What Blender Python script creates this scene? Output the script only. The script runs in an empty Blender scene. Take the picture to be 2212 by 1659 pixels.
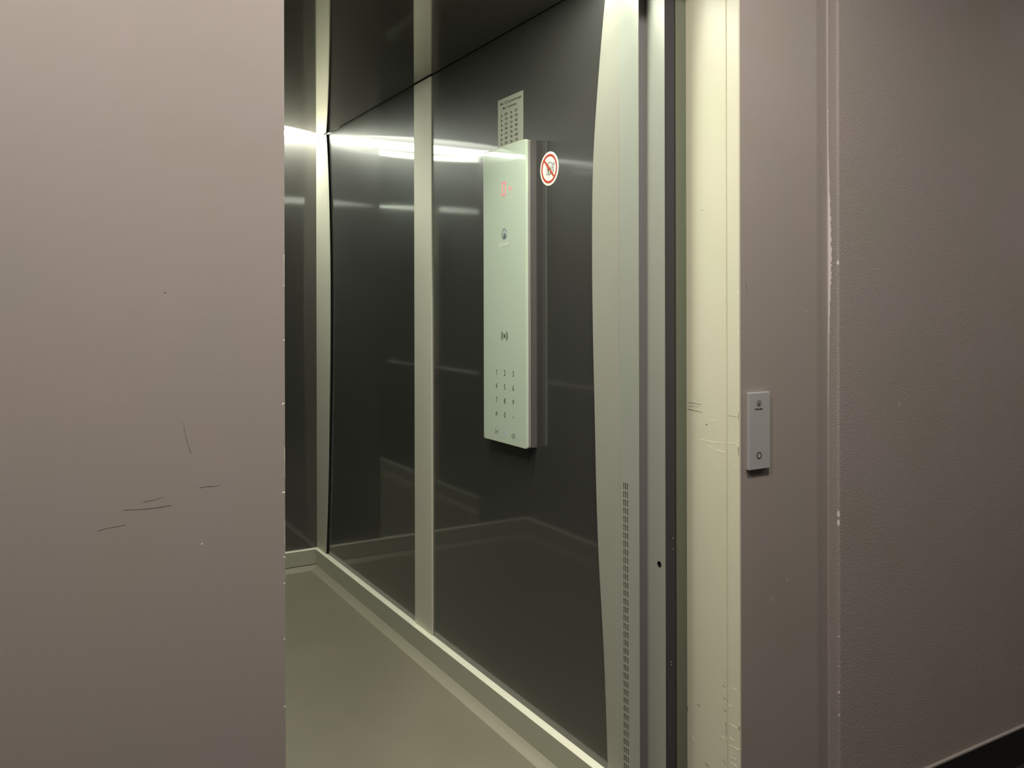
import bpy, bmesh, math, random
from mathutils import Matrix, Vector
random.seed(4)
SC = bpy.context.scene
COL = SC.collection
R = math.radians

# ------------------------------------------------------------------ camera
YAW = 30.32
cd = bpy.data.cameras.new('camera'); cam = bpy.data.objects.new('camera', cd); COL.objects.link(cam)
cd.sensor_width = 36; cd.lens = 1840 / 2212 * 36
cd.shift_y = -(829.5 - 669) / 2212
cd.clip_start = .01
cam.matrix_world = (Matrix.Translation((0, 0, 1.27)) @ Matrix.Rotation(-R(YAW), 4, 'Z')
                    @ Matrix.Rotation(R(90), 4, 'X') @ Matrix.Rotation(-R(.13), 4, 'Z'))
SC.camera = cam
# ------------------------------------------------------------------ world, exposure
w = bpy.data.worlds.new('world'); SC.world = w; w.use_nodes = True
w.node_tree.nodes['Background'].inputs[0].default_value = (0.02, 0.02, 0.02, 1)
w.node_tree.nodes['Background'].inputs[1].default_value = 0.2
SC.view_settings.view_transform = 'Standard'; SC.view_settings.look = 'None'
SC.view_settings.exposure = 0.0; SC.view_settings.gamma = 1
SC.view_settings.use_curve_mapping = False
SC.cycles.use_denoising = True
SC.cycles.max_bounces = 14; SC.cycles.diffuse_bounces = 5; SC.cycles.glossy_bounces = 8
SC.cycles.sample_clamp_indirect = 6.0
SC.cycles.caustics_reflective = True
# lamp strengths and colours (emission of each lamp's own diffuser)
HALL_LAMP = 398.0; HALL_COL = (1.0, .93, .84)
CAR_BAND = 16.0; CAR_STRIP = 42.0; CAR_PLATE = .92; CAR_COL = (.96, 1.0, .85)
CAR_FRONT = 30.0

# ------------------------------------------------------------------ materials
def mat(name, col, rough=.5, metal=0, ior=1.5, spec=None, emit=None, estr=0, coat=0):
    m = bpy.data.materials.new(name); m.use_nodes = True
    b = m.node_tree.nodes['Principled BSDF']
    b.inputs['Base Color'].default_value = (*col, 1); b.inputs['Roughness'].default_value = rough
    b.inputs['Metallic'].default_value = metal; b.inputs['IOR'].default_value = ior
    if coat: b.inputs['Coat Weight'].default_value = coat; b.inputs['Coat Roughness'].default_value = .05
    if emit: b.inputs['Emission Color'].default_value = (*emit, 1); b.inputs['Emission Strength'].default_value = estr
    return m
def add(m, t): return m.node_tree.nodes.new(t)
def lk(m, a, b): m.node_tree.links.new(a, b)
def noisy(m, c1, c2, scale=(1, 1, 1), nscale=4, lo=.35, hi=.65, detail=3):
    """base colour that wanders between two paint tones"""
    b = m.node_tree.nodes['Principled BSDF']
    tc = add(m, 'ShaderNodeTexCoord'); mp = add(m, 'ShaderNodeMapping'); n = add(m, 'ShaderNodeTexNoise'); r = add(m, 'ShaderNodeValToRGB')
    mp.inputs['Scale'].default_value = scale; n.inputs['Scale'].default_value = nscale; n.inputs['Detail'].default_value = detail
    r.color_ramp.elements[0].position = lo; r.color_ramp.elements[1].position = hi
    r.color_ramp.elements[0].color = (*c1, 1); r.color_ramp.elements[1].color = (*c2, 1)
    lk(m, tc.outputs['Object'], mp.inputs[0]); lk(m, mp.outputs[0], n.inputs['Vector']); lk(m, n.outputs['Fac'], r.inputs[0])
    lk(m, r.outputs[0], b.inputs['Base Color']); return tc
def bump(m, nscale, dist, strength=1, scale=(1, 1, 1), detail=2, rough=.5):
    b = m.node_tree.nodes['Principled BSDF']
    tc = add(m, 'ShaderNodeTexCoord'); mp = add(m, 'ShaderNodeMapping'); n = add(m, 'ShaderNodeTexNoise'); bp = add(m, 'ShaderNodeBump')
    mp.inputs['Scale'].default_value = scale; n.inputs['Scale'].default_value = nscale; n.inputs['Detail'].default_value = detail
    n.inputs['Roughness'].default_value = rough
    bp.inputs['Distance'].default_value = dist; bp.inputs['Strength'].default_value = strength
    lk(m, tc.outputs['Object'], mp.inputs[0]); lk(m, mp.outputs[0], n.inputs['Vector']); lk(m, n.outputs['Fac'], bp.inputs['Height'])
    lk(m, bp.outputs[0], b.inputs['Normal'])

M = {}
M['taupe'] = mat('taupe_painted_panel', (.3, .265, .235), .55)
noisy(M['taupe'], (.262, .235, .208), (.275, .236, .222), nscale=5); bump(M['taupe'], 700, .0003, .5)
M['plaster'] = mat('taupe_rough_plaster', (.28, .25, .225), .75)
noisy(M['plaster'], (.262, .236, .208), (.276, .236, .226), nscale=5); bump(M['plaster'], 300, .0018, 1, detail=3, rough=.62)
M['cream'] = mat('cream_enamel', (.60, .58, .44), .38)
noisy(M['cream'], (.60, .582, .445), (.63, .60, .47), (1, 1, .5), 6); bump(M['cream'], 500, .0002, .4)
M['lip'] = mat('olive_gloss_lip', (.12, .135, .095), .2); bump(M['lip'], 220, .0006, .7)
M['steel'] = mat('satin_steel', (.50, .49, .39), .55, .4)
noisy(M['steel'], (.66, .63, .53), (.68, .665, .55), (1, 1, .2), 7)
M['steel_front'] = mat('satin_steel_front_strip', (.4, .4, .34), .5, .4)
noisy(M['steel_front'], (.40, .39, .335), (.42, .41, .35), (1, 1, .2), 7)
M['steel_vent'] = mat('satin_steel_door_column', (.46, .475, .40), .5, .4)
noisy(M['steel_vent'], (.39, .40, .35), (.41, .42, .37), (1, 1, .2), 7)
for k in ('steel', 'steel_front', 'steel_vent'):                 # vertical-smear satin finish
    q = M[k].node_tree.nodes['Principled BSDF']; q.inputs['Anisotropic'].default_value = .85; q.inputs['Anisotropic Rotation'].default_value = .25
    tg = add(M[k], 'ShaderNodeTangent'); tg.direction_type = 'RADIAL'; tg.axis = 'Z'; lk(M[k], tg.outputs[0], q.inputs['Tangent'])
M['steel_face'] = mat('shaded_grey_steel', (.135, .122, .126), .5)  # steel turned away from the car light, that shade put into the grey
M['steel_shaded'] = mat('shaded_door_leaf', (.030, .027, .033), .5)  # same leaf as its bright edge, colour darkened to carry the shade
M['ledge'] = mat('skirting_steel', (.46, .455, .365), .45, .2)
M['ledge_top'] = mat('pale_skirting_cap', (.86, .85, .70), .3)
M['laminate'] = mat('black_gloss_laminate', (.035, .034, .032), .38, 0, 1.5, coat=1)
M['laminate_ceiling'] = mat('dark_polished_ceiling', (.50, .475, .425), .05, .9)
q = M['laminate'].node_tree.nodes['Principled BSDF']; q.inputs['Coat IOR'].default_value = 1.5; q.inputs['Specular IOR Level'].default_value = .35; q.inputs['Coat Roughness'].default_value = .05
M['laminate_back'] = M['laminate'].copy(); M['laminate_back'].name = 'lightened_gloss_rear_laminate'  # same black laminate, glow on the rear wall put into a lighter base
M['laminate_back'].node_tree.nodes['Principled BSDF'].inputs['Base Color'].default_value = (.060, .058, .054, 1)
M['lino'] = mat('olive_lino', (.2, .18, .13), .34)
noisy(M['lino'], (.195, .178, .130), (.215, .192, .145), nscale=3); bump(M['lino'], 350, .0003, .35)
M['cove'] = mat('olive_lino_upstand_lit', (.28, .255, .19), .45)  # floor lino made paler, light caught by the slope put into its colour
M['shadow_gap'] = mat('black_gap', (.006, .006, .006), .9)
M['glass'] = mat('white_back_painted_glass', (.49, .56, .465), .03, 0, 1.5)
M['glass_edge'] = mat('glass_edge_highlight', (.60, .65, .49), .2)
M['housing'] = mat('grey_plastic_housing', (.085, .076, .074), .5)
M['housing2'] = mat('grey_metal_back_plate', (.23, .22, .20), .45)
M['ink'] = mat('dark_grey_print', (.035, .035, .025), .6)
M['ink_pale'] = mat('pale_print', (.60, .64, .52), .6)
M['ink_grey'] = mat('grey_print', (.20, .23, .24), .5)
M['ink_lightgrey'] = mat('light_grey_print', (.36, .41, .38), .5)
M['red_led'] = mat('red_led_display', (.45, .10, .10), .5, emit=(1, .15, .18), estr=.85)
M['white_led'] = mat('white_led_symbol', (.42, .42, .48), .5, emit=(.8, .8, 1), estr=.07)
M['sign'] = mat('pale_metal_sign', (.27, .275, .215), .45)
M['white_film'] = mat('white_sticker_film', (.75, .74, .66), .4)
M['red_film'] = mat('red_sticker_film', (.42, .048, .028), .4)
M['button_steel'] = mat('brushed_steel_plate', (.46, .455, .45), .42, .35); bump(M['button_steel'], 300, .0002, .4, (1, 1, 12))
M['chip'] = mat('bare_white_filler', (.62, .56, .54), .8)
M['scratch'] = mat('pale_scratch', (.80, .77, .62), .6)
M['scuff'] = mat('dark_scuff', (.13, .12, .10), .7)
M['tile'] = mat('black_stone_tile', (.012, .011, .012), .35)
M['grout'] = mat('light_grout', (.16, .15, .14), .8)
M['hallfloor'] = mat('dark_floor_tile', (.022, .021, .022), .35)
M['hallceil'] = mat('white_hall_ceiling', (.55, .54, .5), .8)
M['mirror'] = mat('silvered_mirror', (.62, .66, .62), .03, 1)
M['lamp_trim'] = mat('white_lamp_trim', (.8, .8, .78), .4)
M['led_strip'] = mat('lit_led_strip', (.5, .5, .5), .5, emit=CAR_COL, estr=CAR_STRIP)
M['diffuser'] = mat('lit_opal_diffuser', (.02, .02, .02), .5, emit=CAR_COL, estr=CAR_PLATE)
M['led_band'] = mat('lit_led_band', (.9, .9, .9), .5, emit=CAR_COL, estr=CAR_BAND)
M['diffuser_front'] = mat('lit_opal_front_diffuser', (.9, .9, .9), .5, emit=CAR_COL, estr=CAR_FRONT)
M['hall_led'] = mat('lit_downlight', (.9, .9, .9), .5, emit=HALL_COL, estr=HALL_LAMP)

# ------------------------------------------------------------------ mesh helpers
class MB:
    """collects geometry with material slots; build() links ONE mesh object"""
    def __init__(s): s.v = []; s.f = []; s.m = []
    def quad(s, pts, mi=0):
        n = len(s.v); s.v += [Vector(p) for p in pts]; s.f.append(tuple(range(n, n + len(pts)))); s.m.append(mi)
    def box(s, x0, x1, y0, y1, z0, z1, mi=0):
        n = len(s.v); s.v += [Vector((x, y, z)) for x in (x0, x1) for y in (y0, y1) for z in (z0, z1)]
        for f in ((0, 1, 3, 2), (4, 6, 7, 5), (0, 4, 5, 1), (2, 3, 7, 6), (0, 2, 6, 4), (1, 5, 7, 3)):
            s.f.append(tuple(n + i for i in f)); s.m.append(mi)
    def prism(s, pts, d, mi=0):
        """extrude the closed polygon pts (coplanar) by the vector d"""
        d = Vector(d); n = len(s.v); k = len(pts)
        s.v += [Vector(p) for p in pts] + [Vector(p) + d for p in pts]
        s.f.append(tuple(range(n, n + k))); s.m.append(mi); s.f.append(tuple(range(n + 2 * k - 1, n + k - 1, -1))); s.m.append(mi)
        for i in range(k):
            j = (i + 1) % k; s.f.append((n + i, n + k + i, n + k + j, n + j)); s.m.append(mi)
    def sweep(s, path, r, seg=12, mi=0, close=False):
        """a tube along path"""
        P = [Vector(p) for p in path]; n0 = len(s.v); k = len(P)
        for i, p in enumerate(P):
            t = ((P[(i + 1) % k] if close or i < k - 1 else p) - (P[i - 1] if close or i > 0 else p)).normalized()
            u = t.cross(Vector((0, 0, 1)))
            u = Vector((1, 0, 0)) if u.length < .01 else u.normalized()
            v = t.cross(u).normalized()
            for j in range(seg):
                a = 2 * math.pi * j / seg; s.v.append(p + (u * math.cos(a) + v * math.sin(a)) * r)
        for i in range(k if close else k - 1):
            for j in range(seg):
                a, b = n0 + i * seg, n0 + ((i + 1) % k) * seg
                s.f.append((a + j, b + j, b + (j + 1) % seg, a + (j + 1) % seg)); s.m.append(mi)
        if not close:
            s.f.append(tuple(range(n0 + seg - 1, n0 - 1, -1))); s.m.append(mi)
            s.f.append(tuple(range(n0 + (k - 1) * seg, n0 + k * seg))); s.m.append(mi)
    def disc(s, c, ax, ay, r0, r1, d, mi=0, seg=40, a0=0, a1=2 * math.pi):
        """ring (r0>0) or disc in the plane ax, ay, thickness d along ax x ay"""
        c, ax, ay = Vector(c), Vector(ax), Vector(ay); nrm = ax.cross(ay).normalized() * d
        ring = lambda r, o: [c + o + ax * (r * math.cos(a0 + (a1 - a0) * i / seg)) + ay * (r * math.sin(a0 + (a1 - a0) * i / seg)) for i in range(seg + (abs(a1 - a0) < 6.28))]
        full = abs(a1 - a0) >= 6.28
        if r0 == 0 and full:
            s.prism(ring(r1, Vector((0, 0, 0))), nrm, mi); return
        o0, o1 = ring(r1, Vector()), ring(r1, nrm); i0, i1 = ring(r0, Vector()), ring(r0, nrm); k = len(o0)
        for i in range(k if full else k - 1):
            j = (i + 1) % k
            for q in ((o1[i], o1[j], i1[j], i1[i]), (o0[i], i0[i], i0[j], o0[j]), (o0[i], o0[j], o1[j], o1[i]), (i0[j], i0[i], i1[i], i1[j])): s.quad(q, mi)
    def build(s, name, mats, parent=None, bev=0, smooth=False, seg=2):
        me = bpy.data.meshes.new(name)
        off = Vector(parent['base']) if parent is not None else Vector()
        me.from_pydata([tuple(p - off) for p in s.v], [], s.f)
        for mm in (mats if isinstance(mats, (list, tuple)) else [mats]): me.materials.append(mm)
        for p, i in zip(me.polygons, s.m): p.material_index = i; p.use_smooth = smooth
        bm = bmesh.new(); bm.from_mesh(me)
        if smooth: bmesh.ops.remove_doubles(bm, verts=bm.verts, dist=1e-6)
        bmesh.ops.recalc_face_normals(bm, faces=bm.faces); bm.to_mesh(me); bm.free()
        o = bpy.data.objects.new(name, me); COL.objects.link(o)
        if parent is not None:
            o.parent = parent; o['base'] = tuple(off)
        if bev:
            b = o.modifiers.new('edge', 'BEVEL'); b.width = bev; b.segments = seg; b.limit_method = 'ANGLE'
        return o
def tag(o, label=None, cat=None, group=None, kind=None):
    for k, v in (('label', label), ('category', cat), ('group', group), ('kind', kind)):
        if v: o[k] = v
    return o
def empty(name, loc, label, cat, group=None, kind=None):
    o = bpy.data.objects.new(name, None); COL.objects.link(o); o.location = loc; o.empty_display_size = .05
    o['base'] = tuple(loc); return tag(o, label, cat, group, kind)
def structure(name, mb, m, label, cat, **k): return tag(mb.build(name, m, **k), label, cat, kind='structure')
AX_SIDE = (Vector((0, -1, 0)), Vector((0, 0, 1)), Vector((-1, 0, 0)))     # on faces that look towards -X
AX_FRONT = (Vector((1, 0, 0)), Vector((0, 0, 1)), Vector((0, -1, 0)))     # on faces that look towards -Y
def text(name, s, at, size, ax, m, parent, sx=1.0, align='CENTER', bold=0.0, thick=.0003):
    cu = bpy.data.curves.new(name, 'FONT'); cu.body = s; cu.size = size; cu.align_x = align; cu.align_y = 'CENTER'
    cu.extrude = thick / 2; cu.offset = bold; cu.resolution_u = 4
    to = bpy.data.objects.new('text_source', cu); COL.objects.link(to); bpy.context.view_layer.update()
    me = bpy.data.meshes.new_from_object(to.evaluated_get(bpy.context.evaluated_depsgraph_get()))
    COL.objects.unlink(to); bpy.data.objects.remove(to); bpy.data.curves.remove(cu)
    x, y, z = ax; Mx = Matrix((x, y, z)).transposed().to_4x4(); Mx.translation = Vector(at) + z * (thick / 2) - Vector(parent['base'])
    me.transform(Mx @ Matrix.Diagonal((sx, 1, 1, 1))); me.name = name; me.materials.clear(); me.materials.append(m)
    o = bpy.data.objects.new(name, me); COL.objects.link(o); o.parent = parent; o['base'] = parent['base']; return o
def P(at, ax, u, v, n=0.0): return Vector(at) + ax[0] * u + ax[1] * v + ax[2] * n
def stroke(mb, at, ax, pts, wd, th=.0004, mi=0):
    """a printed line through 2-D points, flat strokes of width wd"""
    for (a, b) in zip(pts[:-1], pts[1:]):
        d = Vector((b[0] - a[0], b[1] - a[1])); L = d.length
        if L < 1e-7: continue
        d /= L; e = d * wd * .3; n = Vector((-d.y, d.x)) * wd / 2; a2 = Vector(a) - e; b2 = Vector(b) + e
        mb.prism([P(at, ax, *(a2 + n)), P(at, ax, *(a2 - n)), P(at, ax, *(b2 - n)), P(at, ax, *(b2 + n))], ax[2] * th, mi)
def jag(mb, at, ax, pts, w0, w1, th=.0003, mi=1, n=8, rough=.5):
    """an irregular scratch along 2-D points, tapering from w0 to w1"""
    Q = []
    for a, b in zip(pts[:-1], pts[1:]):
        Q += [Vector(a).lerp(Vector(b), i / n) for i in range(n)]
    Q.append(Vector(pts[-1])); k = len(Q); up, dn = [], []
    for i, q in enumerate(Q):
        d = (Q[min(i + 1, k - 1)] - Q[max(i - 1, 0)]).normalized(); nn = Vector((-d.y, d.x))
        wd = (w0 + (w1 - w0) * i / (k - 1)) * (1 + random.uniform(-rough, rough)) / 2
        up.append(q + nn * wd); dn.append(q - nn * wd)
    for i in range(k - 1):
        mb.prism([P(at, ax, *up[i]), P(at, ax, *dn[i]), P(at, ax, *dn[i + 1]), P(at, ax, *up[i + 1])], ax[2] * th, mi)

# ------------------------------------------------------------------ key positions
XW, XS, XL = 1.304, 1.299, .0885          # car right panel, steel strips on it, car left panel
YB, YFRONT = 4.131, 1.690                 # car rear wall, inner face of car front
ZC = 2.117                                # car ceiling
D = 1.3725                                # landing wall plane
YT = 1.342                                # rough plaster plane
XO, XJ, XR = .3775, 1.3837, 1.6744        # door opening left, cream jamb, end of smooth recess
HZ = 2.5                                  # hall ceiling

# ------------------------------------------------------------------ landing (hall) shell
b = MB(); b.box(-2.2, 4.2, -2.2, 1.55, -.05, 0); b.box(XO, XJ, 1.55, 1.60, -.05, 0)
structure('floor', b, M['hallfloor'], 'dark tiled landing floor in front of the lift', 'floor')
b = MB(); b.box(-2.2, 4.2, -2.2, 1.55, HZ, HZ + .05)
structure('ceiling', b, M['hallceil'], 'off-white ceiling over the lift landing', 'ceiling')
b = MB(); b.box(-2.2, XO, D, D + .003, 0, HZ); b.box(-2.2, XO - .0032, D + .003, 1.54, 0, HZ)
for pts, w0, w1 in (([(.246, .9975), (.258, .9985), (.271, .9972), (.277, .9995)], .0012, .0004),
                    ([(.139, .9760), (.165, .9744), (.185, .9742), (.2045, .9757)], .0005, .0010),
                    ([(.166, .9850), (.180, .9862), (.194, .9895)], .0006, .0004),
                    ([(.105, .9505), (.120, .9526), (.142, .9538)], .0007, .0005),
                    ([(.223, 1.100), (.2245, 1.085), (.228, 1.070), (.2335, 1.052)], .0004, .0008)):
    jag(b, (0, D, 0), AX_FRONT, pts, w0, w1, mi=1, n=5)
b.disc((.1971, D, 1.2972), AX_FRONT[0], AX_FRONT[1], 0, .0013, .0003, 1, 10)
b.disc((.249, D, .9110), AX_FRONT[0], AX_FRONT[1], 0, .0011, .0003, 2, 8)
for z in (1.222, 1.119, .976, .872, .830, .740, 1.31, .63):      # chipped paint on the corner edge
    jag(b, (0, D, 0), AX_FRONT, [(XO - random.uniform(.002, .005), z), (XO - .0002, z + random.uniform(-.001, .001))], .0016, .002, mi=2, n=3)
for z in (1.36, 1.05, .93):
    jag(b, (0, D, 0), AX_FRONT, [(XO - .0006, z), (XO - .0004, z - .05)], .0005, .0004, mi=2, n=5)
structure('wall_left', b, [M['taupe'], M['scuff'], M['scratch']], 'smooth taupe wall filling the left of the picture with fine dark scuffs', 'wall')
b = MB(); b.box(XO, XJ + .0045, D, 1.54, 2.10, HZ)
structure('wall_over_door', b, M['taupe'], 'taupe wall above the lift doorway', 'wall')
b = MB(); b.box(XJ + .0045, XR + .03, D, 1.54, 0, HZ)
jag(b, (0, D, 0), AX_FRONT, [(1.405, 1.329), (1.4075, 1.316), (1.4095, 1.303)], .0011, .0007, mi=1, n=5)
jag(b, (0, D, 0), AX_FRONT, [(1.533, .650), (1.5365, .645)], .0008, .0012, mi=2, n=4)
jag(b, (0, D, 0), AX_FRONT, [(1.486, .616), (1.4863, .607)], .0006, .0006, mi=2, n=4)
jag(b, (0, D, 0), AX_FRONT, [(1.60, 1.262), (1.602, 1.266)], .0006, .0006, mi=2, n=4)
structure('wall_recess', b, [M['taupe'], M['scuff'], M['scratch']], 'smooth taupe strip of wall carrying the lift call plate', 'wall')
# rough plaster wall with a rounded outer corner and filler showing in the inner corner
b = MB(); r = .006; prof = [(XR, D + .02), (XR, YT + r)]
prof += [(XR + r - r * math.cos(R(a)), YT + r - r * math.sin(R(a))) for a in range(15, 91, 15)]
prof += [(4.2, YT), (4.2, D + .17), (XR, D + .17)]
b.prism([(x, y, 0) for x, y in prof], (0, 0, HZ))
z = 1.745; pz = []
while z > 1.03:
    t = (1.745 - z) / .71
    wd = .0010 + .0085 * math.exp(-((t - .48) / .22) ** 2)
    pz.append((z, wd * random.uniform(.75, 1.25))); z -= .006
for (za, wa), (zb, wb) in zip(pz[:-1], pz[1:]):
    y1 = D - .0012
    b.prism([(XR, y1, za), (XR, y1, zb), (XR, y1 - wb, zb), (XR, y1 - wa, za)], (-.0004, 0, 0), 1)
AXR = (Vector((1, 0, 0)), Vector((0, 0, 1)), Vector((0, -1, 0)))
for z0, z1, wd in ((1.385, 1.374, .0022), (.795, .780, .0030), (.775, .759, .0026), (.50, .497, .0022), (.371, .363, .0020), (.317, .311, .0022), (.43, .427, .0014)):
    k = 7
    for i in range(k):                                          # ragged flake wrapped round the arris
        za, zb = z0 + (z1 - z0) * i / k, z0 + (z1 - z0) * (i + 1) / k; w1 = wd * math.sin(math.pi * (i + .5) / k) * random.uniform(.6, 1.2)
        a0, a1 = R(38 - 38 * w1 / .0030), R(42 + 34 * w1 / .0030)
        q = [(XR + r - (r + .0003) * math.cos(a), YT + r - (r + .0003) * math.sin(a)) for a in (a0, (a0 + a1) / 2, a1)]
        for (xa, ya), (xb, yb) in zip(q[:-1], q[1:]): b.quad([(xa, ya, za), (xb, yb, za), (xb, yb, zb), (xa, ya, zb)], 1)
jag(b, (0, YT, 0), AX_FRONT, [(1.90, 1.036), (1.9002, 1.029)], .0013, .0010, mi=1, n=3)
jag(b, (0, YT, 0), AX_FRONT, [(2.185, .989), (2.1855, .984)], .0010, .0007, mi=1, n=3)
structure('wall_right', b, [M['plaster'], M['chip']], 'rough textured taupe plaster wall on the right of the call plate', 'wall')
b = MB(); b.prism([(XR, D, 0), (XR, D - .0022, 0), (XR - .0022, D, 0)], (0, 0, HZ))
structure('trim_1', b, M['taupe'], 'painted filler bead in the inner corner beside the rough plaster', 'trim')
# black stone skirting tiles
b = MB(); tx = 2.2731; x = tx - .6
edges = [1.6744, tx, tx + .6, tx + 1.2, 4.2]
for a, c in zip(edges[:-1], edges[1:]): b.box(a + .0006, c - .0006, YT - .009, YT - .0002, 0, .0995)
b.box(XR, 4.2, YT - .0078, YT - .0002, 0, .099, 1)
b.box(XR + .002, 4.2, YT - .0085, YT - .0001, .0995, .1035, 2)
structure('baseboard_right', b, [M['tile'], M['grout'], M['plaster']], 'black stone skirting tiles along the foot of the rough plaster wall', 'baseboard')
for nm, bb, lb in (('wall_behind', (-2.2, 4.2, -2.25, -2.2, 0, HZ), 'taupe wall behind the camera'), ('wall_side', (-2.25, -2.2, -2.2, 1.54, 0, HZ), 'taupe end wall of the landing far to the left'),
                   ('wall_end', (4.2, 4.25, -2.2, 1.54, 0, HZ), 'taupe end wall of the landing far to the right')):
    b = MB(); b.box(*bb); structure(nm, b, M['plaster'], lb, 'wall')

# ------------------------------------------------------------------ cream door frame
fr = empty('trim_2', (XJ, D, 0), 'cream enamelled steel door frame, scratched and chipped near its outer edge', 'door frame', kind='structure')
b = MB()
b.box(XJ, XJ + .0042, D - .0003, 1.4072, 0, 2.0995); b.box(XJ, XJ + .0042, 1.4125, 1.5425, 0, 2.0995); b.box(XJ + .0022, XJ + .0042, 1.4072, 1.4125, 0, 2.0995)
sc = ([(1.490, .9669), (1.478, .9655), (1.455, .9650), (1.428, .9665), (1.4135, .9672)], .0013, .0014), \
     ([(1.4055, .9694), (1.388, .9712), (1.3790, .9705), (1.3765, .967)], .0013, .0012), \
     ([(1.4655, 1.0139), (1.457, 1.0125), (1.4505, 1.0156)], .001, .0022), ([(1.4445, 1.0067), (1.4371, 1.0065)], .001, .0024), \
     ([(1.467, .955), (1.460, .952), (1.455, .9565)], .0008, .0016), ([(1.4519, .9475), (1.435, .9478), (1.4180, .9466)], .0008, .0022), \
     ([(1.4065, .3812), (1.3950, .3818)], .0016, .0012), ([(1.4065, .3397), (1.393, .3412), (1.3809, .3401)], .0014, .0010), \
     ([(1.4036, .3097), (1.3894, .3087)], .0018, .0010), ([(1.4051, .2914), (1.39, .2935), (1.3753, .2933)], .0016, .0022), \
     ([(1.4022, .2543), (1.392, .2555), (1.3809, .2528)], .0014, .0020), ([(1.400, .268), (1.384, .269)], .0008, .0012), \
     ([(1.418, .325), (1.4145, .323)], .002, .002), ([(1.423, .415), (1.4160, .412)], .002, .001), ([(1.395, .425), (1.379, .423)], .0006, .0012), \
     ([(1.4675, 1.585), (1.4600, 1.600)], .0010, .0006), ([(1.528, .262), (1.517, .252)], .0008, .0006), ([(1.4325, .301), (1.4180, .300)], .0006, .0006), \
     ([(1.3760, 1.072), (1.3752, 1.065)], .0016, .0006), ([(1.388, 1.0455), (1.383, 1.048)], .0008, .0008)
AXJ = (Vector((0, 1, 0)), Vector((0, 0, 1)), Vector((-1, 0, 0)))
for pts, w0, w1 in sc: jag(b, (XJ, 0, 0), AXJ, [(y, z) for y, z in pts], w0, w1, th=.0003, mi=1, n=5)
for y, z in ((1.377, .9205), (1.385, .9215), (1.3795, .932), (1.378, .984), (1.381, .993), (1.415, .994), (1.4165, 1.008), (1.4145, .935), (1.4150, .918), (1.390, .952), (1.3765, .90)):
    b.disc((XJ, y, z), AXJ[0], AXJ[1], 0, random.uniform(.0008, .0016), -.0003, 1, 7)
for y0, z0, y1, z1, wd in ((1.539, 1.0487, 1.492, 1.0480, .0009), (1.539, 1.0325, 1.490, 1.0300, .0012), (1.536, 1.040, 1.500, 1.042, .0007), (1.4775, 1.0025, 1.4715, 1.0035, .0018), (1.405, 1.032, 1.380, 1.031, .0006),
                           (1.5071, .343, 1.4978, .3403, .0016), (1.4838, .2168, 1.4685, .2142, .0014), (1.424, .4185, 1.4155, .416, .002), (1.422, .392, 1.4150, .391, .0018), (1.4205, .366, 1.414, .361, .0016), (1.415, .338, 1.4145, .310, .0012),
                           (1.424, .252, 1.4150, .243, .0018), (1.3740, .347, 1.3745, .338, .002), (1.3745, 1.043, 1.3738, 1.025, .0012), (1.3742, .965, 1.3738, .946, .0016), (1.5415, .322, 1.5405, .312, .0018), (1.489, 1.5, 1.4845, 1.5015, .0014)):
    jag(b, (XJ, 0, 0), AXJ, [(y0, z0), (y1, z1)], wd, wd * .6, th=.0003, mi=2, n=6)
for z in [1.31 - i * .0 for i in range(1)] + [1.245, 1.238, 1.226, 1.213, 1.05, .985, .955, .62, .42, .39, .36, .33, .30, .27]:
    jag(b, (XJ, 0, 0), AXJ, [(D + .0006, z), (D + .0022, z - random.uniform(.004, .014))], .0012, .0016, mi=1, n=4)
b.build('jamb', [M['cream'], M['scratch'], M['scuff']], fr, 0)
b = MB(); b.box(1.3516, 1.41, 1.5425, 1.546, 0, 2.12)
tag(b.build('jamb_lip', M['lip'], fr), 'dark olive glossy lip behind the cream jamb')
b = MB(); b.box(XO - .003, XO, D + .0032, 1.5425, 0, 2.099); b.build('jamb', M['cream'], fr)
b = MB(); b.box(XO, XJ - .0001, D + .0005, 1.5425, 2.095, 2.0998); b.build('frame_head', M['cream'], fr)

# ------------------------------------------------------------------ landing door leaf, slid open
X2, Y3, YV = 1.3183, 1.5425, 1.612
dr = empty('door_1', (X2, Y3, 0), 'slid-open grey steel landing door leaf, its edge showing beside the cream frame', 'door', kind='structure')
def holed_face(mb, x, y0, y1, z0, z1, cy, cz, r, depth, seg=24):
    """a -X facing plate with a round hole"""
    def edge(a):
        c, s = math.cos(a), math.sin(a); k = min(abs((y1 - cy if c > 0 else cy - y0) / c) if abs(c) > 1e-6 else 9, .02 / abs(s) if abs(s) > 1e-6 else 9)
        return (x, cy + c * k, cz + s * k)
    A = [2 * math.pi * i / seg for i in range(seg)] + [math.atan2(.02, y1 - cy), math.atan2(.02, y0 - cy), math.atan2(-.02, y0 - cy) % (2 * math.pi), math.atan2(-.02, y1 - cy) % (2 * math.pi)]
    A = sorted(set(round(a % (2 * math.pi), 6) for a in A)); k = len(A)
    rim = [(x, cy + r * math.cos(a), cz + r * math.sin(a)) for a in A]; out = [edge(a) for a in A]
    for i in range(k):
        j = (i + 1) % k; mb.quad([rim[i], out[i], out[j], rim[j]])
        mb.quad([rim[i], rim[j], (x + depth, *rim[j][1:]), (x + depth, *rim[i][1:])], 1)
    mb.quad([(x + depth, *p[1:]) for p in rim], 1)
    mb.quad([(x, y0, z0), (x, y1, z0), (x, y1, cz - .02), (x, y0, cz - .02)]); mb.quad([(x, y0, cz + .02), (x, y1, cz + .02), (x, y1, z1), (x, y0, z1)])
b = MB(); holed_face(b, X2, Y3, YV - .0005, 0, 2.09, 1.5658, .666, .0075, .006)
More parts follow.
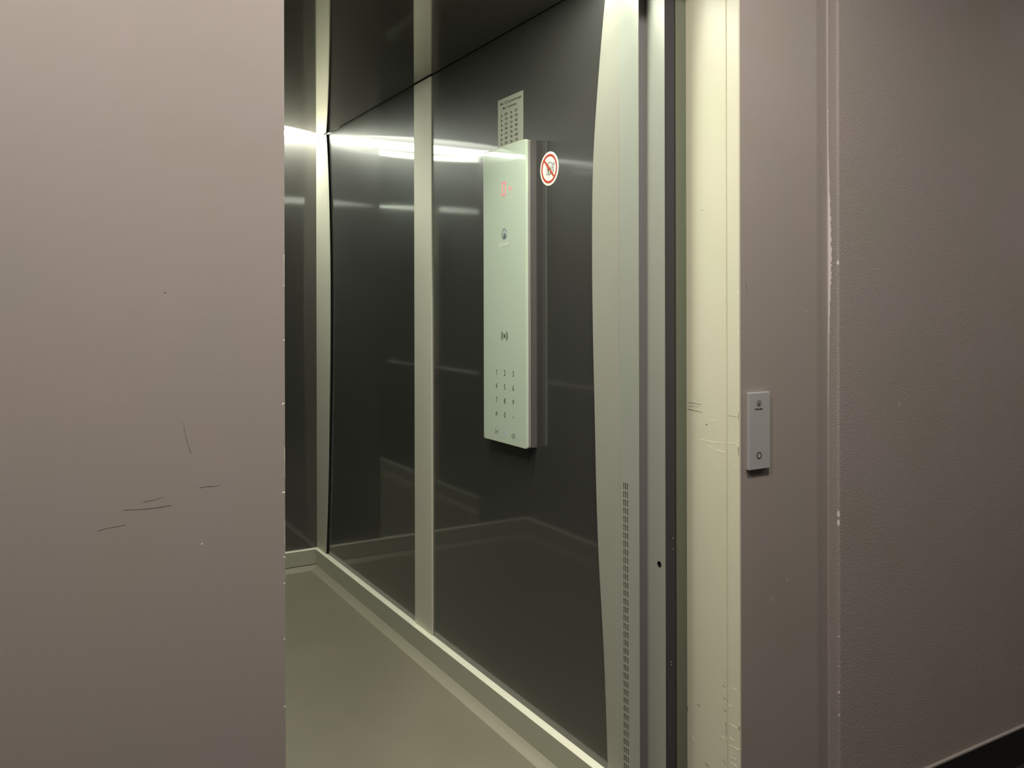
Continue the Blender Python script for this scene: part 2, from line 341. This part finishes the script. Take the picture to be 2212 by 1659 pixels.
b.quad([(X2, YV - .0005, 0), (X2, YV - .0005, 2.09), (1.3470, YV - .0005, 2.09), (1.3470, YV - .0005, 0)])
b.build('leaf_edge', [M['steel_vent'], M['shadow_gap']], dr)
b = MB(); b.box(X2, 1.3470, Y3 - .0006, Y3 + .0008, 0, 2.09)
for z in (.734, .7084): 
    b.disc((1.3366, Y3 - .0006, z), AX_FRONT[0], AX_FRONT[1], 0, .0020, .0004, 1, 14)
    b.disc((1.3372, Y3 - .0006, z - .001), AX_FRONT[0], AX_FRONT[1], .0020, .0026, .0005, 2, 10, -1.6, .3)
for z in (.440, .4335): b.disc((1.334, Y3 - .0006, z), AX_FRONT[0], AX_FRONT[1], 0, .0010, .0004, 2, 8)
jag(b, (0, Y3 - .0006, 0), AX_FRONT, [(1.3295, .40), (1.3300, .33), (1.3292, .24)], .0008, .0008, mi=3, n=12)
tag(b.build('leaf_face', [M['steel_shaded'], M['shadow_gap'], M['scratch'], M['steel_face']], dr), 'outer face of the door leaf, shade put into its dark grey')
b = MB(); b.box(1.3472, 1.3515, Y3 + .004, 1.62, 0, 2.09); b.build('shadow_gap', M['shadow_gap'], dr)

# ------------------------------------------------------------------ car door column with air slots
XV = 1.297
dc = empty('door_2', (XV, YV, 0), 'steel lift car entrance column with a long double row of air slots', 'door column', kind='structure')
b = MB()
ys = [YV, 1.6574, 1.6614, 1.6654, 1.6695, 1.6726, 1.6763, 1.6884]
holes = {1, 3, 5}; zt = .8430; pitch = .0203; hh = .0165
rows = [(zt - i * pitch - hh, zt - i * pitch) for i in range(41) if zt - i * pitch - hh > .01]
zs = [0] + sorted([v for r_ in rows for v in r_]) + [2.09]
for zi in range(len(zs) - 1):
    z0, z1 = zs[zi], zs[zi + 1]; hole_row = zi % 2 == 1
    for yi in range(len(ys) - 1):
        y0, y1 = ys[yi], ys[yi + 1]
        if hole_row and yi in holes:
            d = .0022
            b.quad([(XV, y0, z0), (XV + d, y0, z0), (XV + d, y1, z0), (XV, y1, z0)]); b.quad([(XV, y0, z1), (XV, y1, z1), (XV + d, y1, z1), (XV + d, y0, z1)])
            b.quad([(XV, y0, z0), (XV, y0, z1), (XV + d, y0, z1), (XV + d, y0, z0)]); b.quad([(XV, y1, z0), (XV + d, y1, z0), (XV + d, y1, z1), (XV, y1, z1)])
            b.quad([(XV + d, y0, z0), (XV + d, y0, z1), (XV + d, y1, z1), (XV + d, y1, z0)], 1)
        else: b.quad([(XV, y0, z0), (XV, y1, z0), (XV, y1, z1), (XV, y0, z1)])
b.build('slotted_face', [M['steel_vent'], M['shadow_gap']], dc)
b = MB(); b.box(XV, X2 + .0005, YV - .0006, YV + .001, 0, 2.09)
tag(b.build('front_face', M['steel_face'], dc), 'narrow face turned to the landing, shade put into its grey')
b = MB(); b.box(XV + .004, 1.36, YV + .0012, 1.6885, 0, 2.09); b.build('column_core', M['shadow_gap'], dc)
# car front, left return and lintel
b = MB(); b.box(XL - .03, .37, 1.612, YFRONT, 0, 2.16); b.box(.37, 1.36, 1.612, YFRONT, 2.09, 2.16)
structure('wall_car_front', b, M['laminate'], 'dark front return of the lift car beside its doorway', 'wall')

# ------------------------------------------------------------------ car shell
b = MB(); b.box(XL - .02, 1.33, 1.60, 4.16, -.03, 0)
structure('floor_car', b, M['lino'], 'olive grey linoleum floor of the lift car', 'floor')
b = MB(); b.box(XW, XW + .03, YFRONT, 4.16, .02, 2.2)
structure('wall_car_right', b, M['laminate'], 'glossy black side wall of the lift car carrying the control panel', 'wall')
b = MB(); b.box(XL - .03, XL, YFRONT, 4.16, .02, 2.2)
structure('wall_car_left', b, M['laminate'], 'glossy black side wall of the lift car with the handrail', 'wall')
b = MB(); b.box(XL - .03, XW + .03, YB, YB + .03, .02, 2.2)
structure('wall_car_back', b, M['laminate_back'], 'glossy black rear wall of the lift car glowing under the rear light', 'wall')
XM = (XL + XW) / 2
def lens(y0, s, g0, k, n=28, x0=XL + .006, x1=XW - .006):
    out = []
    for i in range(n + 1):
        x = x0 + (x1 - x0) * i / n; out.append((x, y0 + s * (g0 - k * (x - XM) ** 2)))
    return out
rear = lens(YB, -1, .305, .52); front = lens(YFRONT, 1, .23, .53)
b = MB(); pts = [(x, y, ZC) for x, y in front] + [(x, y, ZC) for x, y in reversed(rear)]
b.prism(pts, (0, 0, .004))
structure('ceiling_car', b, M['laminate_ceiling'], 'mirror-dark glossy ceiling panel of the lift car with curved ends', 'ceiling')
b = MB(); b.box(XL - .03, XW + .03, 1.60, 4.16, 2.19, 2.22); 
structure('ceiling_car_roof', b, M['shadow_gap'], 'black roof void above the lift ceiling panel', 'ceiling')
# skirtings: face, pale ledge on top, coved upstand below
def skirt(name, lb, side):
    root = empty(name, {'r': (XW, 3, 0), 'l': (XL, 3, 0), 'b': (.7, YB, 0)}[side], lb, 'skirting', kind='structure')
    t, z0, z1, rr = .025, .0197, .0955, .0192
    def pt(u, z, end):       # u = distance from the panel into the car
        if side == 'r': return (XW - u, (YFRONT, YB - u)[end], z)
        if side == 'l': return (XL + u, (YFRONT, YB - u)[end], z)
        return ((XL + u, XW - u)[end], YB - u, z)
    def strip(mb, prof):
        for a, c in zip(prof[:-1], prof[1:]): mb.quad([pt(*a, 0), pt(*a, 1), pt(*c, 1), pt(*c, 0)])
    b = MB(); strip(b, [(t, z1 - .0015), (t, z0)]); (side != 'b') and b.quad([pt(0, z1, 0), pt(t, z1 - .0015, 0), pt(t, z0, 0), pt(t + .031, .0003, 0), pt(0, .0003, 0)]); b.build('skirting_face', M['ledge'], root)
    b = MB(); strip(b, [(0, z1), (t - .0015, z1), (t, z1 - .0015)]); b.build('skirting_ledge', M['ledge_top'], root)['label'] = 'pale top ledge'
    if side == 'b':
        b = MB(); strip(b, [(t + .0003, z0 + .003), (t + .0003, z0)]); b.build('seam', M['shadow_gap'], root)
    b = MB(); rr = .031
    strip(b, [(t - .001, z0 + .001), (t + rr * .30, z0 * .58), (t + rr * .62, z0 * .26), (t + rr * .86, z0 * .08), (t + rr, .0003)])
    b.build('floor_cove', M['cove'], root, smooth=True)
    return root
skirt('baseboard_car_right', 'pale metal skirting with a light top ledge under the control panel wall', 'r')
skirt('baseboard_car_left', 'pale metal skirting under the handrail wall', 'l')
skirt('baseboard_car_back', 'pale metal skirting along the rear wall of the lift car', 'b')

# steel strips on the side walls: rear and front ones bulge, the middle one is straight
REAR = [(.0957, .138), (.337, .1655), (.557, .182), (.733, .193), (.905, .2036), (1.15, .2125), (1.421, .2152), (1.6, .2105), (1.787, .2001), (1.947, .185), (2.05, .170), (ZC - .004, .1565)]
FRONT = [(.0957, .0535), (.271, .0624), (.409, .0711), (.638, .0917), (.802, .101), (.973, .1063), (1.115, .1112), (1.211, .1143), (1.353, .1169), (1.534, .1163), (1.651, .1116), (1.747, .103), (1.905, .0824), (2.0, .068), (ZC - .004, .049)]
def smooth_curve(T, n=40):
    out = []
    for i in range(n + 1):
        z = T[0][0] + (T[-1][0] - T[0][0]) * i / n
        k = max(j for j in range(len(T) - 1) if T[j][0] <= z + 1e-9)
        p0, p1, p2, p3 = T[max(k - 1, 0)], T[k], T[k + 1], T[min(k + 2, len(T) - 1)]
        t = (z - p1[0]) / (p2[0] - p1[0]); m1 = (p2[1] - p0[1]) / (p2[0] - p0[0]) * (p2[0] - p1[0]); m2 = (p3[1] - p1[1]) / (p3[0] - p1[0]) * (p2[0] - p1[0])
        out.append((z, (2*t**3-3*t*t+1)*p1[1] + (t**3-2*t*t+t)*m1 + (-2*t**3+3*t*t)*p2[1] + (t**3-t*t)*m2))
    return out
def strip_rear(x, dx):
    c = smooth_curve(REAR); b = MB()
    b.prism([(x, YB, z) for z, w_ in c] + [(x, YB - w_, z) for z, w_ in reversed(c)], (dx, 0, 0)); return b
def strip_front(x, dx):
    c = smooth_curve(FRONT); b = MB()
    b.prism([(x, 1.6905, z) for z, w_ in c] + [(x, 1.6905 + w_, z) for z, w_ in reversed(c)], (dx, 0, 0)); return b
def strip_mid(x, dx):
    b = MB(); b.box(min(x, x + dx), max(x, x + dx), 2.7962, 2.9483, .0957, ZC - .004); return b
tr = empty('trim_3', (XW, YB, .0957), 'rear steel corner strip of the panelled wall, bulging at mid height', 'wall strip', kind='structure')
strip_rear(XW - .010, .002).build('strip_face', M['steel'], tr)
c = smooth_curve(REAR); b = MB(); b.prism([(XW - .008, YB, z) for z, w_ in c] + [(XW - .008, YB - w_ + .001, z) for z, w_ in reversed(c)], (.008, 0, 0)); b.build('shadow_gap', M['shadow_gap'], tr)
structure('trim_4', strip_mid(XS, .005), M['steel'], 'straight pale steel strip dividing the black side wall', 'wall strip', bev=.0008)
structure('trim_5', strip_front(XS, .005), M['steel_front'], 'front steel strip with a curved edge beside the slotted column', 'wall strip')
structure('trim_6', strip_mid(XL + .005, -.005), M['steel'], 'middle steel strip of the handrail wall', 'wall strip')
structure('trim_7', strip_front(XL + .005, -.005), M['steel'], 'front steel strip of the handrail wall', 'wall strip')

# ------------------------------------------------------------------ lamps
def car_lamp(name, y0, s, edge, label, m):
    """an opal lens that fills the curved gap and sags a little towards the wall"""
    root = empty(name, (XM, y0 + s * .1, ZC + .008), label, 'ceiling light', 'curved end lights of the lift ceiling')
    b = MB(); yw = y0 + s * .0015
    def prof(x, ye):
        sag = .004 + .012 * max(0, 1 - ((x - XM) / .61) ** 2); out = []
        for i in range(7):
            t = i / 6; out.append((x, ye + (yw - ye) * t, ZC + .003 - (sag + .003) * math.sin(t * math.pi / 2) ** 1.3))
        return out
    PR = [prof(x, y - s * -.004) for x, y in edge]
    for A, B in zip(PR[:-1], PR[1:]):
        for i in range(6): b.quad([A[i], A[i + 1], B[i + 1], B[i]])
    b.build('lens', m, root, smooth=True)
    b = MB(); b.box(edge[0][0] - .005, edge[-1][0] + .005, min(y0, y0 + s * .33), max(y0, y0 + s * .33), ZC + .012, ZC + .03); b.build('housing', M['lamp_trim'], root)
    return root
def rear_lamp(edge, label):
    """a shallow lit recess behind the curved ceiling edge: LED band on its edge facing the wall, lit band at the wall, opal top"""
    root = empty('ceiling_light', (XM, YB - .1, ZC + .008), label, 'ceiling light', 'curved end lights of the lift ceiling')
    zt = ZC + .034; b = MB()
    for (xa, ya), (xb, yb) in zip(edge[:-1], edge[1:]): b.quad([(xa, ya - .008, zt), (xb, yb - .008, zt), (xb, YB - .001, zt), (xa, YB - .001, zt)])
    b.build('diffuser', M['diffuser'], root)
    b = MB(); b.box(edge[0][0], edge[-1][0], YB - .092, YB - .0015, ZC + .005, ZC + .007); b.build('light_band', M['led_strip'], root)
    b = MB()
    for (xa, ya), (xb, yb) in zip(edge[:-1], edge[1:]): b.quad([(xa, ya - .004, ZC + .005), (xb, yb - .004, ZC + .005), (xb, yb - .004, zt - .001), (xa, ya - .004, zt - .001)])
    b.build('light_band', M['led_band'], root)
    b = MB()
    for (xa, ya), (xb, yb) in zip(edge[:-1], edge[1:]): b.box(xa, xb, min(ya, yb) - .012, min(ya, yb) - .007, ZC + .004, zt + .002)
    b.build('housing', M['lamp_trim'], root)
    return root
rear_lamp(rear, 'bright white curved light strip where the lift ceiling meets the rear wall')
car_lamp('ceiling_light', YFRONT, 1, front, 'curved light strip at the doorway end of the lift ceiling, mirrored in the walls', M['diffuser_front'])
M['fill_led'] = mat('lit_fill_lamp', (.9, .9, .9), .5, emit=HALL_COL, estr=HALL_LAMP * .5)
def downlight(x, y, lb, m='hall_led'):
    root = empty('ceiling_downlight', (x, y, HZ), lb, 'ceiling light')
    b = MB(); b.disc((x, y, HZ - .004), (1, 0, 0), (0, 1, 0), .085, .105, .006, 0, 40); b.build('rim', M['lamp_trim'], root)
    b = MB(); b.disc((x, y, HZ - .002), (1, 0, 0), (0, 1, 0), 0, .085, .001, 0, 32); b.build('lens', M[m], root)
downlight(-.12, .52, 'ceiling downlight before the smooth left wall, its round lens lit')
downlight(1.00, .62, 'ceiling downlight before the call plate wall, its round lens lit')
downlight(3.1, .30, 'added dim fill light, unseen, before the rough plaster wall', 'fill_led')  # added out of view to brighten the plaster, no known fitting

# ------------------------------------------------------------------ mirror and handrail (seen in reflection)
mr = empty('wall_mirror', (.695, YB, .1), 'tall narrow mirror on the rear wall of the lift car', 'mirror')
b = MB(); b.box(.407, .982, YB - .006, YB - .0002, .0960, ZC - .001); b.build('mirror_glass', M['mirror'], mr, .001)
hr = empty('handrail', (XL, 3, .88), 'round steel handrail on the black side wall, seen only mirrored', 'handrail')
b = MB(); rr = .05; pa = [(XL, 2.157, .875)]
pa += [(XL + .012 + (rr) * math.sin(R(a)), 2.157 + .05 - .05 * math.cos(R(a)), .875) for a in range(0, 91, 15)]
pa += [(XL + .012 + rr * math.sin(R(a)), 3.842 - .05 + .05 * math.cos(R(a)), .875) for a in range(90, -1, -15)] + [(XL, 3.842, .875)]
b.sweep(pa, .016, 16); b.build('rail', M['steel_vent'], hr, smooth=True)
for y in (2.157, 3.842):
    b = MB(); b.disc((XL, y, .875), (0, 1, 0), (0, 0, 1), 0, .03, .005, 0, 24); b.build('rail_flange', M['steel_vent'], hr)

# ------------------------------------------------------------------ lift control panel
Y0, Y1, Z0, Z1 = 2.0870, 2.3447, .8702, 1.7600
XG = 1.2689; KS = 1.0134
cp = empty('lift_control_panel', (XW, (Y0 + Y1) / 2, Z0), 'tall pale green glass lift control panel with a keypad on the black wall', 'control panel')
def rounded(y0, y1, z0, z1, x, r, n=5):
    out = []
    for cy, cz, a0 in ((y1 - r, z1 - r, 0), (y0 + r, z1 - r, 90), (y0 + r, z0 + r, 180), (y1 - r, z0 + r, 270)):
        out += [(x, cy + r * math.cos(R(a0 + 90 * i / n)), cz + r * math.sin(R(a0 + 90 * i / n))) for i in range(n + 1)]
    return out
b = MB(); b.prism(rounded(Y0, Y1, Z0, Z1, XG, .006), (.006, 0, 0))
gl = b.build('glass_front', M['glass'], cp)
# bevel round the glass, its highlight painted as a paler colour
b = MB(); o_ = rounded(Y0, Y1, Z0, Z1, XG - .0001, .006); i_ = rounded(Y0 + .003, Y1 - .003, Z0 + .003, Z1 - .003, XG - .0004, .004)
for k in range(len(o_)):
    j = (k + 1) % len(o_); b.quad([o_[k], o_[j], i_[j], i_[k]])
b.build('glass_bevel', M['glass_edge'], cp)
b = MB(); b.prism(rounded(Y0 + .0008, Y1 - .0008, Z0 + .0008, Z1 - .0008, XG + .006, .006), (.0086, 0, 0))
b.build('back_plate', M['housing2'], cp)
b = MB(); b.box(XG + .0144, XG + .0160, Y0 + .004, Y1 - .004, Z0 + .004, Z1 - .003, 1); b.box(XG + .0160, XW, Y0 + .0012, Y1 - .0012, Z0 + .002, Z1 - .0015)
tag(b.build('housing', [M['housing'], M['shadow_gap'], M['housing2']], cp), 'dark grey metal housing')
def at(dy, z): return Vector((XG - .0002, Y0 + dy * KS, 1.27 + (z - 1.27) * KS))
S = AX_SIDE
# floor display: a red 0 with a small arrow pointing down
b = MB(); h2, w2 = .0180, .0100
stroke(b, at(.1279, 1.6276), S, [(-w2, -h2), (w2 - .002, -h2)], .0034); stroke(b, at(.1279, 1.6276), S, [(-w2 + .001, h2), (w2, h2)], .0034)
stroke(b, at(.1279, 1.6276), S, [(-w2, -h2), (-w2 + .0008, h2)], .0034); stroke(b, at(.1279, 1.6276), S, [(w2 - .0012, -h2), (w2, h2)], .0034)
tag(b.build('floor_digit', M['red_led'], cp), 'glowing red 0 of the floor display')
b = MB(); stroke(b, at(.0900, 1.6235), S, [(-.0085, .0045), (0, -.0045), (.0085, .0055)], .0026)
tag(b.build('direction_arrow', M['red_led'], cp), 'glowing red chevron pointing down')
# round emblem with a dark wedge, and the maker's word below it
b = MB(); b.disc(at(.1251, 1.4944), S[0], S[1], 0, .0165, .0003, 0, 32); b.build('emblem', M['ink_lightgrey'], cp)
b = MB(); b.disc(at(.1251, 1.4944) - Vector((.0003, 0, 0)), S[0], S[1], .0125, .0165, .0002, 0, 24, R(20), R(250)); b.build('emblem_rim', M['ink_grey'], cp)
b = MB(); a_ = at(.1251, 1.4944) - Vector((.0003, 0, 0)); b.prism([P(a_, S, -.0005, .004)] + [P(a_, S, .0155 * math.cos(R(t)), .0155 * math.sin(R(t))) for t in range(238, 331, 10)], S[2] * .0003)
b.build('emblem_peak', mat('dark_blue_grey_print', (.10, .12, .14), .5), cp)
text('maker_word', 'Schindler', at(.1275, 1.4630), .0175, S, M['ink_pale'], cp, bold=.0002)
# card reader symbol
b = MB(); c_ = at(.1260, 1.1925); b.prism([P(c_, S, .0042 * math.cos(R(t)), .0058 * math.sin(R(t))) for t in range(0, 360, 20)], S[2] * .0003)
for rr_, hw in ((.0115, 48), (.0185, 46)):
    b.disc(c_, S[0], S[1], rr_ - .0014, rr_ + .0014, .0003, 0, 12, R(-hw), R(hw)); b.disc(c_, S[0], S[1], rr_ - .0014, rr_ + .0014, .0003, 0, 12, R(180 - hw), R(180 + hw))
tag(b.build('card_reader_symbol', M['ink'], cp), 'dark radio wave symbol of the card reader')
cols = (.174, .1251, .0751); rws = (1.0825, 1.0412, .9995, .9585)
keys = [['1', '2', '3'], ['4', '5', '6'], ['7', '8', '9'], ['*', '0', '.']]
for r_, row in enumerate(keys):
    for c_, k in enumerate(row):
        p = at(cols[c_], rws[r_])
        if k == '*':
            b = MB(); pts = [((.0062 if i % 2 == 0 else .0030) * math.sin(R(36 * i)), (.0062 if i % 2 == 0 else .0030) * math.cos(R(36 * i))) for i in range(11)]
            stroke(b, p, S, pts, .0011); o = b.build('key_mark', M['ink'], cp)
        elif k == '.':
            b = MB(); b.disc(p - Vector((0, 0, .0015)), S[0], S[1], 0, .0019, .0003, 0, 14); o = b.build('key_mark', M['ink'], cp)
        elif k == '1':
            b = MB(); stroke(b, p, S, [(-.0030, .0050), (.0008, .0080), (.0008, -.0080)], .0014); o = b.build('key_mark', M['ink'], cp)
        else: o = text('key_mark', k, p, .0235, S, M['ink'], cp, sx=.86, bold=-.0002)
        o['label'] = {'*': 'printed star key', '.': 'printed dot key'}.get(k, 'printed digit ' + k)
def mark(name, segs, p, wd, m, lb):
    b = MB()
    for sg in segs: stroke(b, p, S, sg, wd)
    return tag(b.build(name, m, cp), lb)
mark('key_mark', [[(-.0095, .0060), (-.0025, 0), (-.0095, -.0060)], [(.0095, .0060), (.0025, 0), (.0095, -.0060)]], at(.174, .9045), .0013, M['ink'], 'printed door close symbol')
mark('key_mark', [[(-.0022, .0060), (-.0092, 0), (-.0022, -.0060)], [(.0022, .0060), (.0092, 0), (.0022, -.0060)]], at(.0751, .9030), .0015, M['ink'], 'printed door open symbol')
b = MB(); b.disc(at(.1251, .904), S[0], S[1], .0072, .0098, .0003, 0, 24); p = at(.1251, .904)
b.prism([P(p, S, *q) for q in ((-.0038, -.003), (.0038, -.003), (.0024, .0005), (.0018, .0038), (-.0018, .0038), (-.0024, .0005))], S[2] * .0003)
tag(b.build('alarm_bell_mark', M['white_led'], cp), 'softly lit white alarm bell symbol')

# ------------------------------------------------------------------ load capacity sign
cs = empty('capacity_sign', (XW, 2.236, 1.756), 'small pale load plate with rows of figures above the glass control panel', 'sign')
b = MB(); b.box(XW - .0012, XW - .0001, 2.1605, 2.3118, 1.7606, 1.9203); b.build('plate', M['sign'], cs)
xs_ = XW - .0013
text('heading_print', 'Max. 1125 kg laadvermogen', (xs_, 2.2325, 1.9050), .0113, S, M['ink'], cs, bold=.00005)
text('heading_print', 'Max. 15 personen', (xs_, 2.2400, 1.8895), .0113, S, M['ink'], cs, bold=.00005)
def table(y, vals, sz=.0108): 
    for i, v in enumerate(vals): text('figure_print', v, (xs_, y, 1.8690 - i * .0146), sz, S, M['ink'], cs, bold=.00015)
table(2.2885, ['%dp' % n for n in range(1, 9)]); table(2.2605, ['%03d' % (75 * n) for n in range(1, 9)])
table(2.2295, ['%dp' % n for n in range(9, 16)]); table(2.2000, ['%d' % (75 * n) for n in range(9, 16)])
b = MB(); b.box(xs_ - .0003, xs_, 2.198, 2.268, 1.7640, 1.7665); b.build('rule_print', M['ink'], cs)

# ------------------------------------------------------------------ round prohibition sticker
ps = empty('prohibition_sticker', (XW, 2.0191, 1.6674), 'round red and white no-use-in-fire sticker beside the control panel', 'sticker')
C0 = Vector((XW - .0003, 2.0191, 1.6674)); RS = .0478
def lay(i): return C0 - Vector((.0003 * i, 0, 0))
b = MB(); b.disc(C0, S[0], S[1], 0, RS, .0003, 0, 64); b.build('film', M['white_film'], ps)
b = MB(); p = lay(1)
k = RS / .048
fr_ = [(-.0135, .0165), (.0120, .0165), (.0120, -.0165), (-.0135, -.0165), (-.0135, .0165)]
stroke(b, p, S, fr_, .0013); stroke(b, p, S, [(0, .0165), (0, .0275)], .0008); stroke(b, p, S, [(0, -.0165), (0, -.0275)], .0008)
b.prism([P(p, S, *q) for q in ((-.0022, .0165), (.0022, .0165), (0, .0205))], S[2] * .0003); b.prism([P(p, S, *q) for q in ((-.0022, -.0165), (0, -.0205), (.0022, -.0165))], S[2] * .0003)
for cx, sc_ in ((-.0045, 1), (.0055, .72)):
    b.disc(P(p, S, cx, -.0150 + .0265 * sc_), S[0], S[1], 0, .0021, .0003, 0, 12)
    b.prism([P(p, S, cx + q[0] * sc_, -.0150 + q[1] * sc_) for q in ((-.0040, .0225), (.0040, .0225), (.0045, .0120), (.0030, .0120), (.0030, 0), (.0008, 0), (.0004, .0110), (-.0004, .0110), (-.0008, 0), (-.0030, 0), (-.0030, .0120), (-.0045, .0120))], S[2] * .0003)
for zz in (-.0135, -.0065, .0005, .0075):
    b.prism([P(p, S, .0165 + q[0], zz + q[1]) for q in ((0, 0), (.0022, -.001), (.0045, .0020), (.0052, .0062), (.0068, .0095), (.0030, .0070), (.0018, .0035))], S[2] * .0003)
b.prism([P(p, S, .0235 + q[0], .0085 + q[1]) for q in ((0, 0), (.0020, -.001), (.0042, .0028), (.0036, .0065), (.0010, .0045))], S[2] * .0003)
b.build('pictogram', M['ink'], ps)
b = MB(); b.disc(lay(2), S[0], S[1], .0345, .0412, .0003, 0, 64); stroke(b, lay(2.2), S, [(-.0262, .0262), (.0262, -.0262)], .0066, .0003)
tag(b.build('red_ring', M['red_film'], ps), 'red ring with a diagonal bar')

# ------------------------------------------------------------------ call plate on the landing
YP = D - .010
cb = empty('call_button_plate', (1.437, D, .9127), 'narrow brushed steel call plate with one round button beside the cream frame', 'call button')
b = MB(); b.box(1.4038, 1.4701, YP, D - .0001, .9127, 1.0841); b.build('face_plate', M['button_steel'], cb, .0012)
F = AX_FRONT
b = MB(); b.disc((1.4345, YP - .0001, .9436), F[0], F[1], .0057, .0074, .0006, 0, 36); tag(b.build('button_ring', mat('black_ring', (.006, .006, .006), .4), cb), 'black ring of the call button')
b = MB(); b.disc((1.4345, YP - .0001, .9436), F[0], F[1], 0, .0056, .0003, 0, 36); b.build('button', M['button_steel'], cb)
b = MB(); b.disc((1.4345, YP - .0001, 1.0600), F[0], F[1], .0050, .0074, .0003, 0, 30); b.disc((1.4345, YP - .0001, 1.0600), F[0], F[1], 0, .0050, .0002, 1, 30)
b.prism([P((1.4345, YP - .0003, 1.0600), F, *q) for q in ((0, .003), (.004, -.0050), (-.0036, -.0052))], F[2] * .0003, 2)
b.build('emblem', [mat('grey_engraving', (.14, .135, .13), .5), mat('pale_engraving', (.24, .235, .23), .5), mat('dark_engraving', (.05, .05, .05), .5)], cb)
text('maker_word', 'Schindler', (1.4340, YP - .0001, 1.0472), .0066, F, mat('black_engraving', (.03, .03, .03), .5), cb, bold=.00012)

for o in bpy.data.objects:
    if 'base' in o: del o['base']
